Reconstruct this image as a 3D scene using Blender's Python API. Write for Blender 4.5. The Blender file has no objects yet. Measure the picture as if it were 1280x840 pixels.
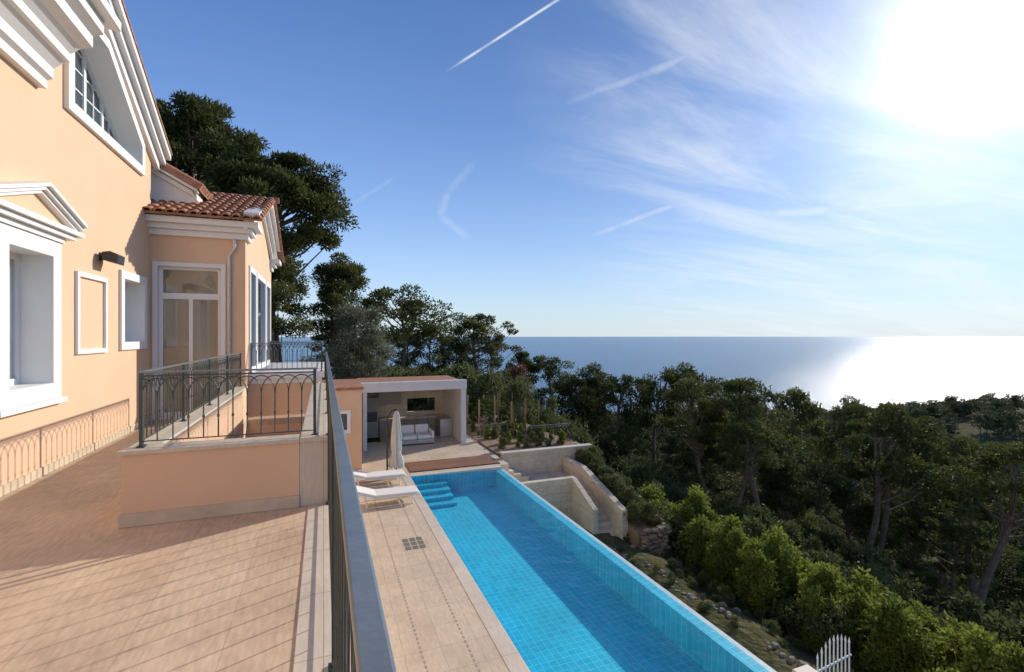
import bpy, math, random
import numpy as np
from mathutils import Vector, Matrix
R=random.Random(7)
sc=bpy.context.scene
COL=sc.collection
# ------------------------------------------------------------------ materials
def new_mat(name):
    m=bpy.data.materials.new(name); m.use_nodes=True
    nt=m.node_tree; b=nt.nodes['Principled BSDF']
    return m,nt,b
def N(nt,t,**k):
    n=nt.nodes.new(t)
    for a,v in k.items(): setattr(n,a,v)
    return n
def L(nt,a,b): nt.links.new(a,b)
def coords(nt,scale=(1,1,1),rot=(0,0,0)):
    tc=N(nt,'ShaderNodeTexCoord'); mp=N(nt,'ShaderNodeMapping')
    mp.inputs['Scale'].default_value=scale; mp.inputs['Rotation'].default_value=rot
    L(nt,tc.outputs['Object'],mp.inputs['Vector']); return mp.outputs['Vector']
def c4(c): return (c[0],c[1],c[2],1)
def mul(c,f): return tuple(max(0,min(1,x*f)) for x in c)
def mat(name,color,rough=.7,var=.12,nscale=3,bump=.1,bscale=60,scale=(1,1,1),metal=0,spec=.5,col2=None):
    m,nt,b=new_mat(name)
    v=coords(nt,scale)
    n=N(nt,'ShaderNodeTexNoise'); n.inputs['Scale'].default_value=nscale; n.inputs['Detail'].default_value=6
    n.inputs['Roughness'].default_value=.65
    L(nt,v,n.inputs['Vector'])
    cr=N(nt,'ShaderNodeValToRGB')
    cr.color_ramp.elements[0].position=.3; cr.color_ramp.elements[1].position=.7
    cr.color_ramp.elements[0].color=c4(mul(color,1-var)); cr.color_ramp.elements[1].color=c4(col2 if col2 else mul(color,1+var))
    L(nt,n.outputs['Fac'],cr.inputs['Fac']); L(nt,cr.outputs['Color'],b.inputs['Base Color'])
    b.inputs['Roughness'].default_value=rough; b.inputs['Metallic'].default_value=metal
    b.inputs['Specular IOR Level'].default_value=spec
    if bump>0:
        n2=N(nt,'ShaderNodeTexNoise'); n2.inputs['Scale'].default_value=bscale; n2.inputs['Detail'].default_value=4
        L(nt,v,n2.inputs['Vector'])
        bp=N(nt,'ShaderNodeBump'); bp.inputs['Strength'].default_value=bump; bp.inputs['Distance'].default_value=.02
        L(nt,n2.outputs['Fac'],bp.inputs['Height']); L(nt,bp.outputs['Normal'],b.inputs['Normal'])
    return m
def tile_mat(name,c1,c2,mortar,bw,bh,rough=.5,msize=.004,rot=(0,0,0),bump=.25,offset=.5,stain=.18,stscale=1.2,spec=.5):
    m,nt,b=new_mat(name)
    v=coords(nt,(1,1,1),rot)
    br=N(nt,'ShaderNodeTexBrick'); br.offset=offset
    br.inputs['Scale'].default_value=1; br.inputs['Brick Width'].default_value=bw; br.inputs['Row Height'].default_value=bh
    br.inputs['Mortar Size'].default_value=msize; br.inputs['Mortar Smooth'].default_value=.2
    br.inputs['Color1'].default_value=c4(c1); br.inputs['Color2'].default_value=c4(c2); br.inputs['Mortar'].default_value=c4(mortar)
    L(nt,v,br.inputs['Vector'])
    n=N(nt,'ShaderNodeTexNoise'); n.inputs['Scale'].default_value=stscale; n.inputs['Detail'].default_value=8; n.inputs['Roughness'].default_value=.7
    L(nt,v,n.inputs['Vector'])
    mr=N(nt,'ShaderNodeMapRange'); mr.inputs['From Min'].default_value=.3; mr.inputs['From Max'].default_value=.7
    mr.inputs['To Min'].default_value=1-stain; mr.inputs['To Max'].default_value=1+stain
    L(nt,n.outputs['Fac'],mr.inputs['Value'])
    mp=N(nt,'ShaderNodeMapping'); mp.inputs['Scale'].default_value=(3,14,3); L(nt,v,mp.inputs['Vector'])
    n3=N(nt,'ShaderNodeTexNoise'); n3.inputs['Scale'].default_value=2; n3.inputs['Detail'].default_value=8; L(nt,mp.outputs['Vector'],n3.inputs['Vector'])
    mr3=N(nt,'ShaderNodeMapRange'); mr3.inputs['From Min'].default_value=.3; mr3.inputs['From Max'].default_value=.7
    mr3.inputs['To Min'].default_value=1-stain*.8; mr3.inputs['To Max'].default_value=1+stain*.5
    L(nt,n3.outputs['Fac'],mr3.inputs['Value'])
    mm=N(nt,'ShaderNodeMath',operation='MULTIPLY'); L(nt,mr.outputs[0],mm.inputs[0]); L(nt,mr3.outputs[0],mm.inputs[1])
    mx=N(nt,'ShaderNodeVectorMath',operation='SCALE'); L(nt,br.outputs['Color'],mx.inputs[0]); L(nt,mm.outputs[0],mx.inputs['Scale'])
    L(nt,mx.outputs[0],b.inputs['Base Color'])
    b.inputs['Roughness'].default_value=rough; b.inputs['Specular IOR Level'].default_value=spec
    bp=N(nt,'ShaderNodeBump'); bp.inputs['Strength'].default_value=bump; bp.inputs['Distance'].default_value=.004; bp.invert=True
    L(nt,br.outputs['Fac'],bp.inputs['Height']); L(nt,bp.outputs['Normal'],b.inputs['Normal'])
    return m
def leaf_mat(name,dark,light,trans=.3):
    m,nt,b=new_mat(name)
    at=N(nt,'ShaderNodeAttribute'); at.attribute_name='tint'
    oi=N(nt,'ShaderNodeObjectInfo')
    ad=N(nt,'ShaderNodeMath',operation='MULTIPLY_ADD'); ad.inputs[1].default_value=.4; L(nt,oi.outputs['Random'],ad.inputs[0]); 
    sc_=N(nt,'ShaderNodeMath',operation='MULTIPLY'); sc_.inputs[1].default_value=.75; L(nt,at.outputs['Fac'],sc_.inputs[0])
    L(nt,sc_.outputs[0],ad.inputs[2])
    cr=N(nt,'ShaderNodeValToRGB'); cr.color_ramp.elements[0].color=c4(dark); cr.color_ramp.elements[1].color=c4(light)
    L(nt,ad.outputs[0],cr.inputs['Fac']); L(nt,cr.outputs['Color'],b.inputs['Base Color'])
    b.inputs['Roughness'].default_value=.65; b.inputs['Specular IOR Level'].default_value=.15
    tr=N(nt,'ShaderNodeBsdfTranslucent'); L(nt,cr.outputs['Color'],tr.inputs['Color'])
    mix=N(nt,'ShaderNodeMixShader'); mix.inputs[0].default_value=trans
    L(nt,b.outputs[0],mix.inputs[1]); L(nt,tr.outputs[0],mix.inputs[2])
    L(nt,mix.outputs[0],nt.nodes['Material Output'].inputs['Surface'])
    return m
PEACH=mat('peach_render',(.74,.50,.325),.85,.05,.8,.12,90)
WHITE=mat('white_trim',(.78,.77,.75),.55,.03,2,.04,40)
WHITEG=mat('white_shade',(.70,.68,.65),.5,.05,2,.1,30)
TRAV=tile_mat('travertine_terrace',(.63,.48,.335),(.58,.43,.29),(.46,.345,.24),.9,.6,.55,.003,(0,0,math.pi/2),bump=.1,stain=.19,spec=.3)
DECK=tile_mat('travertine_pool_deck',(.63,.51,.37),(.58,.46,.33),(.42,.34,.25),.6,.6,.55,.005,(0,0,math.pi/2),offset=0,stain=.14)
STONE=mat('pale_stone',(.58,.48,.35),.7,.14,3,.3,30)
GREYST=mat('path_stone',(.20,.17,.13),.9,.3,5,.3,30)
COPING=tile_mat('stone_coping',(.64,.56,.45),(.60,.52,.41),(.38,.32,.25),.8,2,.55,.004,(0,0,math.pi/2),offset=0,stain=.1)
STONEW=tile_mat('limestone_block',(.66,.55,.40),(.58,.48,.35),(.38,.30,.22),.6,.3,.75,.006,(math.pi/2,0,0),stain=.2,bump=.5)
RUST=mat('rustic_stone',(.30,.21,.135),.9,.45,4,.8,12)
IRON=mat('painted_iron',(.06,.08,.08),.38,.2,8,.1,80,metal=.4)
RAILT=mat('handrail_paint',(.22,.25,.255),.3,.15,8,.05,80,metal=.4)
TERRA=mat('terracotta_tile',(.38,.19,.12),.85,.45,7,.4,40,spec=.2)
WOOD=tile_mat('deck_boards',(.30,.14,.075),(.23,.105,.055),(.04,.02,.01),3,.11,.6,.006,(0,0,0),offset=.37)
POSTW=mat('raw_timber',(.28,.18,.10),.8,.2,5,.2,30)
SOIL=mat('soil',(.24,.15,.09),.95,.35,1.5,.8,10)
BLACKM=mat('dark_metal',(.03,.03,.035),.4,.1,5,0)
STEEL=mat('brushed_steel',(.45,.45,.44),.35,.1,3,0,metal=.8)
CAB=mat('kitchen_cabinet',(.30,.27,.22),.5,.06,3,0)
CLOTH=mat('white_fabric',(.74,.72,.68),.9,.05,6,.3,120)
PARA=mat('parasol_fabric',(.62,.58,.52),.9,.08,6,.3,120)
BARK=mat('pine_bark',(.19,.135,.095),.95,.4,3,1,14)
BARKG=mat('olive_bark',(.17,.15,.12),.95,.3,3,1,14)
PINE=leaf_mat('pine_needles',(.022,.036,.011),(.135,.145,.04),.36)
PINE2=leaf_mat('pine_needles_distant',(.03,.044,.018),(.105,.12,.05),.28)
OLIVE=leaf_mat('olive_leaves',(.09,.10,.06),(.21,.215,.13),.3)
HEDGE=leaf_mat('hedge_leaves',(.055,.08,.014),(.24,.28,.05),.48)
SHRUB=leaf_mat('shrub_leaves',(.04,.055,.018),(.15,.165,.06),.35)
RUSTL=leaf_mat('reddish_leaves',(.07,.035,.02),(.2,.10,.05),.3)
def glass(name,c=(.05,.07,.09)):
    m,nt,b=new_mat(name)
    v=coords(nt); n=N(nt,'ShaderNodeTexNoise'); n.inputs['Scale'].default_value=.8; L(nt,v,n.inputs['Vector'])
    cr=N(nt,'ShaderNodeValToRGB'); cr.color_ramp.elements[0].color=c4(mul(c,.6)); cr.color_ramp.elements[1].color=c4(mul(c,1.5)); L(nt,n.outputs['Fac'],cr.inputs[0])
    L(nt,cr.outputs[0],b.inputs['Base Color']); b.inputs['Roughness'].default_value=.03; b.inputs['IOR'].default_value=1.7
    return m
GLASS=glass('window_glass'); GLASSW=glass('door_glass',(.22,.19,.14)); GLASSB=glass('curtained_glass',(.42,.45,.47))
# ------------------------------------------------------------------ mesh helpers
def link(o,parent=None):
    COL.objects.link(o)
    if parent: o.parent=parent
    return o
def empty(name):
    e=bpy.data.objects.new(name,None); e.empty_display_size=.2; COL.objects.link(e); return e
def mesh(name,V,F,mats,parent=None,mi=None,smooth=False,tint=None):
    me=bpy.data.meshes.new(name); me.from_pydata(V,[],F)
    for m in (mats if isinstance(mats,(list,tuple)) else [mats]): me.materials.append(m)
    if mi is not None: me.polygons.foreach_set('material_index',mi)
    if smooth is True: me.polygons.foreach_set('use_smooth',[True]*len(F))
    me.update()
    return link(bpy.data.objects.new(name,me),parent)
BF=[(0,3,2,1),(4,5,6,7),(0,1,5,4),(1,2,6,5),(2,3,7,6),(3,0,4,7)]
def boxvf(x0,x1,y0,y1,z0,z1,V,F):
    i=len(V); V+= [(x0,y0,z0),(x1,y0,z0),(x1,y1,z0),(x0,y1,z0),(x0,y0,z1),(x1,y0,z1),(x1,y1,z1),(x0,y1,z1)]
    F+= [tuple(i+j for j in f) for f in BF]
def box(name,x0,x1,y0,y1,z0,z1,m,parent=None,bev=0):
    V=[];F=[]; boxvf(x0,x1,y0,y1,z0,z1,V,F)
    o=mesh(name,V,F,m,parent)
    if bev:
        b=o.modifiers.new('b','BEVEL'); b.width=bev; b.segments=2
    return o
import bmesh
def prism(name,pts,axis,a,b,m,parent=None,bev=0):
    n=len(pts)
    def P(p,t): return {'X':(t,p[0],p[1]),'Y':(p[0],t,p[1]),'Z':(p[0],p[1],t)}[axis]
    V=[P(p,a) for p in pts]+[P(p,b) for p in pts]
    F=[tuple(range(n)),tuple(range(2*n-1,n-1,-1))]+[(i,i+n,(i+1)%n+n,(i+1)%n) for i in range(n)]
    o=mesh(name,V,F,m,parent)
    bm=bmesh.new(); bm.from_mesh(o.data); bmesh.ops.recalc_face_normals(bm,faces=bm.faces); bm.to_mesh(o.data); bm.free()
    if bev:
        q=o.modifiers.new('b','BEVEL'); q.width=bev; q.segments=2
    return o
def panel(name,outer,holes,axis,a,b,m,parent=None):
    cu=bpy.data.curves.new('tmp','CURVE'); cu.dimensions='2D'; cu.fill_mode='BOTH'; cu.extrude=abs(b-a)/2
    for poly in [outer]+holes:
        s=cu.splines.new('POLY'); s.points.add(len(poly)-1); s.use_cyclic_u=True
        for i,p in enumerate(poly): s.points[i].co=(p[0],p[1],0,1)
    o=bpy.data.objects.new('tmp',cu); COL.objects.link(o)
    dg=bpy.context.evaluated_depsgraph_get(); dg.update()
    me=bpy.data.meshes.new_from_object(o.evaluated_get(dg))
    bpy.data.objects.remove(o)
    c=(a+b)/2
    if axis=='X': M=Matrix(((0,0,1,c),(1,0,0,0),(0,1,0,0),(0,0,0,1)))
    elif axis=='Y': M=Matrix(((1,0,0,0),(0,0,-1,c),(0,1,0,0),(0,0,0,1)))
    else: M=Matrix(((1,0,0,0),(0,1,0,0),(0,0,1,c),(0,0,0,1)))
    me.transform(M); me.name=name; me.materials.clear(); me.materials.append(m)
    for p in me.polygons: p.use_smooth=False
    return link(bpy.data.objects.new(name,me),parent)
def rect(a0,a1,b0,b1): return [(a0,b0),(a1,b0),(a1,b1),(a0,b1)]
def tube(V,F,pts,rad,sides=6,cap=True):
    pts=[Vector(p) for p in pts]; n=len(pts); base=len(V)
    up=Vector((.31,.17,.93)).normalized()
    for i,p in enumerate(pts):
        t=(pts[min(i+1,n-1)]-pts[max(i-1,0)]).normalized()
        a=t.cross(up)
        if a.length<.1: a=t.cross(Vector((1,0,0)))
        a.normalize(); b=t.cross(a)
        r=rad[i] if isinstance(rad,(list,tuple)) else rad
        for k in range(sides):
            an=2*math.pi*k/sides
            V.append(tuple(p+a*math.cos(an)*r+b*math.sin(an)*r))
    for i in range(n-1):
        for k in range(sides):
            k2=(k+1)%sides
            F.append((base+i*sides+k,base+i*sides+k2,base+(i+1)*sides+k2,base+(i+1)*sides+k))
    if cap:
        F.append(tuple(base+k for k in range(sides))[::-1]); F.append(tuple(base+(n-1)*sides+k for k in range(sides)))
def smoothstep(x,a,b):
    t=max(0,min(1,(x-a)/(b-a))); return t*t*(3-2*t)
# ------------------------------------------------------------------ terrain
def fbm(x,y):
    return (math.sin(x*.9+1.3*math.sin(y*.7))+math.sin(y*1.1+1.7*math.sin(x*.53)))*.5
def H(x,y):
    if x<9.7: low=-7.1
    elif x<12.2: low=-7.1-1.1*(x-9.7)/2.5
    else: low=-8.2-.37*(x-12.2)
    low=max(low,-8.2-.37*75)
    if 7<x<14 and y<18: low+=.12*fbm(x*1.7,y*1.9)*smoothstep(x,7,8)
    if x>12.2: low+= .5*fbm(x*.12,y*.12)*smoothstep(x,13,30)
    low-=.07*max(0,y-22)
    up=-5.2-.1*max(0,y-29)
    w=1-smoothstep(x,11.0,11.2+max(0,y-19)*.5)
    w*=smoothstep(y,18.86,19.04)
    z=low*(1-w)+up*w
    z+=min(35,.28*max(0,-22-x))*(1-smoothstep(y,30,90))
    hx,hy=225,75
    dx,dy=(x-hx)*.93+(y-hy)*.37,-(x-hx)*.37+(y-hy)*.93
    z+=14*math.exp(-(dx/75)**2-(dy/85)**2)
    z+= 2.0*fbm(x*.03,y*.03)*smoothstep(math.hypot(x,y),60,160)
    z-=100*smoothstep(math.hypot(x,y),300,620)
    return z
def axis_vals(segs):
    out=[]
    for a,b,s in segs:
        n=max(1,round((b-a)/s)); out+=[a+(b-a)*i/n for i in range(n)]
    out.append(segs[-1][1]); return out
xs=axis_vals([(-700,-100,30),(-100,-20,6),(-20,6,2),(6,14,.4),(14,60,1.5),(60,400,8),(400,900,40)])
ys=axis_vals([(-500,-60,40),(-60,0,5),(0,18.5,.5),(18.5,19.5,.125),(19.5,60,1.5),(60,400,8),(400,900,40)])
V=[(x,y,H(x,y)) for y in ys for x in xs]; nx=len(xs)
F=[(j*nx+i,j*nx+i+1,(j+1)*nx+i+1,(j+1)*nx+i) for j in range(len(ys)-1) for i in range(nx-1)]
gm,nt,b=new_mat('hillside_ground')
v=coords(nt)
n1=N(nt,'ShaderNodeTexNoise'); n1.inputs['Scale'].default_value=.5; n1.inputs['Detail'].default_value=10; n1.inputs['Roughness'].default_value=.75; L(nt,v,n1.inputs['Vector'])
cr=N(nt,'ShaderNodeValToRGB'); e=cr.color_ramp.elements
e[0].position=.35; e[0].color=(.03,.042,.014,1); e[1].position=.68; e[1].color=(.16,.12,.065,1)
k=cr.color_ramp.elements.new(.5); k.color=(.07,.07,.026,1)
L(nt,n1.outputs['Fac'],cr.inputs[0]); L(nt,cr.outputs[0],b.inputs['Base Color']); b.inputs['Roughness'].default_value=1; b.inputs['Specular IOR Level'].default_value=.1
n2=N(nt,'ShaderNodeTexNoise'); n2.inputs['Scale'].default_value=5; n2.inputs['Detail'].default_value=8; L(nt,v,n2.inputs['Vector'])
bp=N(nt,'ShaderNodeBump'); bp.inputs['Strength'].default_value=.9; bp.inputs['Distance'].default_value=.15; L(nt,n2.outputs['Fac'],bp.inputs['Height']); L(nt,bp.outputs[0],b.inputs['Normal'])
mesh('terrain',V,F,gm,smooth=True)
sm,nt,b=new_mat('sea_water')
b.inputs['Base Color'].default_value=(.025,.12,.23,1); b.inputs['Roughness'].default_value=.24; b.inputs['IOR'].default_value=1.33
v=coords(nt,(.02,.02,.02)); n1=N(nt,'ShaderNodeTexNoise'); n1.inputs['Scale'].default_value=4; n1.inputs['Detail'].default_value=9; n1.inputs['Roughness'].default_value=.7; L(nt,v,n1.inputs['Vector'])
bp=N(nt,'ShaderNodeBump'); bp.inputs['Strength'].default_value=.6; bp.inputs['Distance'].default_value=6; L(nt,n1.outputs['Fac'],bp.inputs['Height']); L(nt,bp.outputs[0],b.inputs['Normal'])
S=60000
mesh('sea',[(-S,-S,-98),(S,-S,-98),(S,S,-98),(-S,S,-98)],[(0,1,2,3)],sm)
# ------------------------------------------------------------------ villa
WX=-3.75
villa=empty('villa')
win2=rect(11.75,12.95,-.15,1.18)
win1=rect(7.95,9.08,-.72,1.2)
upw=[(9.6,3.68),(12.75,3.68),(12.75,4.15),(10.95,5.32),(9.6,5.32)]
rk=lambda y:4.32+.56*(13.7-y)
panel('main_wall',[(-5,-5.3),(13.5,-5.3),(13.5,rk(13.5)),(3.7,rk(3.7)),(-5,rk(12.4))],[win2,win1,upw],'X',WX-.34,WX,PEACH,villa)
box('rear_mass',-12,WX-.45,-5,13.4,-5.3,3.2,PEACH,villa)
def rake(name,y0,y1,dz0,dz1,x0,x1,m):
    prism(name,[(y0,rk(y0)+dz0),(y1,rk(y1)+dz0),(y1,rk(y1)+dz1),(y0,rk(y0)+dz1)],'X',x0,x1,m,villa)
rake('rake_bed',3.7,13.75,-.34,-.12,WX-.01,WX+.10,WHITE)
rake('rake_mid',3.7,13.85,-.118,.05,WX-.01,WX+.20,WHITE)
rake('rake_top',3.7,13.9,.052,.18,WX-.01,WX+.30,WHITE)
prism('main_roof',[(3.7,rk(3.7)+.19),(13.93,rk(13.93)+.19),(13.93,rk(13.93)+.25),(3.7,rk(3.7)+.25)],'X',-12,WX+.32,TERRA,villa)
prism('main_roof_back',[(3.6,rk(3.6)+.19),(-6,3.0),(-6,3.1),(3.6,rk(3.6)+.25)],'X',-12,WX+.32,TERRA,villa)
def grow(y0,y1,z0,z1,d): return rect(y0-d,y1+d,z0-d,z1+d)
def surround(nm,y0,y1,z0,z1,w,deep=.36,fr=.07,bars=(1,0),parent=villa,g=GLASS):
    panel(nm+'_architrave',grow(y0,y1,z0,z1,w),[grow(y0,y1,z0,z1,-.03)],'X',WX-.003,WX+.05,WHITE,parent)
    panel(nm+'_reveal',grow(y0,y1,z0,z1,.004),[grow(y0,y1,z0,z1,-.028)],'X',WX-deep,WX-.004,WHITE,parent)
    panel(nm+'_frame',grow(y0,y1,z0,z1,-.026),[grow(y0,y1,z0,z1,-.026-fr)],'X',WX-deep+.02,WX-deep+.08,WHITE,parent)
    box(nm+'_glass',WX-deep+.03,WX-deep+.045,y0+.03,y1-.03,z0+.03,z1-.03,g,parent)
    for i in range(bars[0]):
        yc=y0+(y1-y0)*(i+1)/(bars[0]+1); box(nm+'_mullion',WX-deep+.022,WX-deep+.078,yc-.035,yc+.035,z0+.1,z1-.1,WHITE,parent)
    for i in range(bars[1]):
        zc=z0+(z1-z0)*(i+1)/(bars[1]+1); box(nm+'_bar',WX-deep+.024,WX-deep+.074,y0+.1,y1-.1,zc-.02,zc+.02,WHITE,parent)
surround('window',11.75,12.95,-.15,1.18,.13,g=GLASSB)
surround('pediment_window',7.95,9.08,-.72,1.2,.2,.40,.09,(1,0),g=GLASSB)
box('window_sill',WX-.002,WX+.10,7.7,9.35,-1.0,-.925,WHITE,villa,.01)
box('pediment_frieze',WX-.002,WX+.08,7.72,9.32,1.405,1.48,WHITE,villa)
box('pediment_cornice_low',WX-.002,WX+.15,7.5,9.50,1.483,1.55,WHITE,villa)
box('pediment_cornice',WX-.002,WX+.21,7.38,9.62,1.553,1.62,WHITE,villa)
prism('pediment_tympanum',[(7.5,1.62),(9.50,1.62),(8.53,2.0)],'X',WX-.002,WX+.06,PEACH,villa)
for d,xo in ((0,.14),(.052,.19),(.105,.24)):
    prism('pediment_rake',[(8.53,1.97+d),(9.63,1.61+d),(9.63,1.66+d),(8.53,2.02+d)],'X',WX-.002,WX+xo,WHITE,villa)
    prism('pediment_rake',[(8.527,1.97+d),(7.38,1.61+d),(7.38,1.66+d),(8.527,2.02+d)],'X',WX-.002,WX+xo,WHITE,villa)
panel('blind_window_frame',rect(9.82,10.98,-.3,1.06),[rect(9.90,10.90,-.22,.98)],'X',WX-.003,WX+.045,WHITE,villa)
def poly_off(P,d):
    n=len(P); out=[]
    for i in range(n):
        p0=Vector(P[i-1]);p1=Vector(P[i]);p2=Vector(P[(i+1)%n])
        e1=(p1-p0).normalized(); e2=(p2-p1).normalized()
        n1=Vector((e1.y,-e1.x)); n2=Vector((e2.y,-e2.x)); m=(n1+n2); m=m/ m.length_squared*2
        q=p1+m*d; out.append((q.x,q.y))
    return out
panel('attic_architrave',poly_off(upw,.14),[poly_off(upw,-.03)],'X',WX-.003,WX+.07,WHITE,villa)
panel('attic_reveal',poly_off(upw,.004),[poly_off(upw,-.028)],'X',WX-.44,WX-.004,WHITE,villa)
panel('attic_frame',poly_off(upw,-.026),[poly_off(upw,-.1)],'X',WX-.40,WX-.33,WHITE,villa)
prism('attic_glass',poly_off(upw,-.03),'X',WX-.385,WX-.37,GLASS,villa)
for yc in (10.35,11.1,11.85):
    zt=5.25 if yc<10.95 else 5.25-(yc-10.95)*.65
    box('attic_mullion',WX-.398,WX-.332,yc-.045,yc+.045,3.76,zt,WHITE,villa)
for yc in (9.98,10.73,11.48,12.2):
    zt=5.25 if yc<10.95 else 5.25-(yc-10.95)*.65
    box('attic_glazing_bar',WX-.396,WX-.345,yc-.012,yc+.012,3.76,zt,WHITE,villa)
for zc in (4.05,4.4,4.75,5.08):
    ye=12.6 if zc<4.2 else 12.6-(zc-4.2)*1.5
    box('attic_bar',WX-.395,WX-.35,9.7,ye,zc-.012,zc+.012,WHITE,villa)
prof=[(0,3.50),(.10,3.50),(.10,3.62),(.17,3.66),(.17,3.80),(.30,3.92),(.36,3.93),(.36,4.05),(.48,4.15),(.62,4.2),(.62,4.36),(.75,4.42),(.75,4.6),(0,4.6)]
prism('eave_cornice',[(WX+.001+a,z) for a,z in prof],'Y',3.5,8.75,WHITE,villa)
box('eave_gutter_block',WX-.002,WX+.9,3.5,8.95,4.603,4.75,WHITE,villa,.02)
fl=empty('wall_floodlight')
V=[];F=[]
boxvf(WX,WX+.03,10.72,10.82,1.36,1.50,V,F); tube(V,F,[(WX+.02,10.77,1.42),(WX+.12,10.77,1.40)],.015)
mesh('bracket',V,F,BLACKM,fl)
prism('lamp_housing',[(WX+.08,1.36),(WX+.30,1.30),(WX+.32,1.46),(WX+.20,1.52),(WX+.08,1.50)],'Y',10.60,10.94,BLACKM,fl,.01)
prism('lamp_lens',[(WX+.303,1.32),(WX+.306,1.32),(WX+.322,1.44),(WX+.319,1.44)],'Y',10.63,10.91,GLASS,fl)
# ---- wing
wx1=-1.8; wy0,wy1=13.45,19.7
wing_win=rect(-3.62,-2.30,-1.9,1.66)
panel('wing_front_wall',[(WX,-5.3),(wx1,-5.3),(wx1,2.4),(WX,2.4)],[wing_win],'Y',wy0,wy0+.25,PEACH,villa)
panel('door_architrave',rect(-3.70,-2.22,-1.95,1.74),[rect(-3.6,-2.32,-1.9,1.64)],'Y',wy0-.03,wy0+.003,WHITE,villa)
panel('door_frame',rect(-3.618,-2.302,-1.9,1.658),[rect(-3.52,-2.40,1.02,1.57),rect(-3.52,-3.0,-1.8,.88),rect(-2.92,-2.40,-1.8,.88)],'Y',wy0+.08,wy0+.14,WHITE,villa)
box('door_glass',-3.6,-2.31,wy0+.10,wy0+.115,-1.88,1.64,GLASSW,villa)
sidew=[rect(14.1,15.2,-.9,1.75),rect(15.5,17.6,-.9,1.75),rect(17.9,19.1,-.9,1.75)]
panel('wing_side_wall',[(wy0+.002,-5.3),(wy1,-5.3),(wy1,2.4),((wy0+wy1)/2,3.85),(wy0+.002,2.4)],sidew,'X',wx1-.25,wx1+.002,PEACH,villa)
for i,w in enumerate(sidew):
    y0,y1=w[0][0],w[1][0]
    panel('side_window_frame',rect(y0-.08,y1+.08,-.98,1.83),[rect(y0+.07,y1-.07,-.83,1.68)],'X',wx1-.08,wx1+.04,WHITE,villa)
    box('side_window_glass',wx1-.05,wx1-.035,y0,y1,-.9,1.75,GLASS,villa)
box('wing_back',-12,wx1-.26,wy1-.3,wy1,-5.3,2.4,PEACH,villa)
for z0,z1,o in ((2.36,2.5,.08),(2.503,2.62,.18),(2.623,2.76,.32)):
    box('wing_cornice_front',WX,wx1+o,wy0-o,wy0+.0-.001,z0,z1,WHITE,villa)
    box('wing_cornice_side',wx1+.003,wx1+o,wy0+.001,wy0+.5,z0,z1,WHITE,villa)
    box('wing_cornice_side',wx1+.003,wx1+o,wy1-.5,wy1+o,z0,z1,WHITE,villa)
ym=(wy0+wy1)/2; rz=4.02
for d,o in ((-.30,.10),(-.16,.22),(-.02,.34)):
    for sg in (-1,1):
        ye=ym+sg*(ym-wy0+.3)
        prism('wing_gable_rake',[(ym+sg*.001,rz+d),(ye,2.72+d+.16),(ye,2.72+d+.30),(ym+sg*.001,rz+d+.138)],'X',wx1+.004,wx1+o,WHITE,villa)
def barrel_roof(name,x0,x1,ya,za,yb,zb,parent):
    V=[];F=[]; ln=math.hypot(yb-ya,zb-za); nv=max(1,int(ln/.38)); nu=int((x1-x0)/.21)
    dy,dz=(yb-ya)/ln,(zb-za)/ln
    ny=-dz if dy>0 else dz; nz=abs(dy)
    for i in range(nu):
        xc=x0+(i+.5)*(x1-x0)/nu
        for j in range(nv):
            s0=j*ln/nv-.03; s1=(j+1)*ln/nv+.03; jit=R.uniform(-.012,.012)
            b0=len(V); K=6
            for s,r,lift in ((s0,.098,.03+R.uniform(0,.01)),(s1,.078,.005)):
                for k in range(K+1):
                    an=math.pi*k/K
                    px=xc+jit+math.cos(an)*r; h=math.sin(an)*r*.85+lift
                    V.append((px,ya+dy*s+ny*h,za+dz*s+nz*h))
            for k in range(K): F.append((b0+k,b0+k+1,b0+K+1+k+1,b0+K+1+k))
            b1=len(V)
            for k in range(K+1):
                an=math.pi*k/K; V.append((xc+jit+math.cos(an)*.08,ya+dy*s0+ny*(math.sin(an)*.08*.85+.015),za+dz*s0+nz*(math.sin(an)*.08*.85+.015)))
            for k in range(K): F.append((b0+k+1,b0+k,b1+k,b1+k+1))
    i=len(V)
    V+=[(x0,ya,za-.03),(x1,ya,za-.03),(x1,yb,zb-.03),(x0,yb,zb-.03),(x0,ya,za+.02),(x1,ya,za+.02),(x1,yb,zb+.02),(x0,yb,zb+.02)]
    F+=[tuple(i+j for j in f) for f in BF]
    return mesh(name,V,F,TERRA,parent)
barrel_roof('wing_roof_front',WX-2,wx1+.42,wy0-.42,2.80,ym,rz+.20,villa)
barrel_roof('wing_roof_rear',WX-2,wx1+.42,wy1+.42,2.80,ym,rz+.20,villa)
V=[];F=[]
for i in range(12):
    x=WX-1+i*.38
    if x<wx1+.1: tube(V,F,[(x,ym,rz+.17),(x+.42,ym,rz+.19)],.10,8)
mesh('wing_ridge_tiles',V,F,TERRA,villa)
prism('dormer_side',[(-6,5.35),(-2.95,3.62),(-2.95,3.40),(-3.1,3.3),(-3.3,3.3),(-3.3,3.05),(-6,3.05)],'Y',14.05,16.4,WHITE,villa)
prism('dormer_moulding',[(-6,5.28),(-3.02,3.59),(-3.02,3.48),(-6,5.15)],'Y',13.97,14.047,WHITE,villa)
prism('dormer_moulding',[(-6,5.36),(-2.9,3.62),(-2.9,3.55),(-6,5.285)],'Y',13.88,14.045,WHITE,villa)
prism('dormer_roof',[(-6,5.37),(-2.85,3.60),(-2.85,3.68),(-6,5.45)],'Y',13.85,16.5,TERRA,villa)
V=[];F=[]
for j in range(12):
    y=13.95+j*.21
    tube(V,F,[(-2.82,y,3.69),(-6,y,5.48)],[.1,.1],7)
mesh('dormer_tiles',V,F,TERRA,villa)
V=[];F=[]
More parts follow.
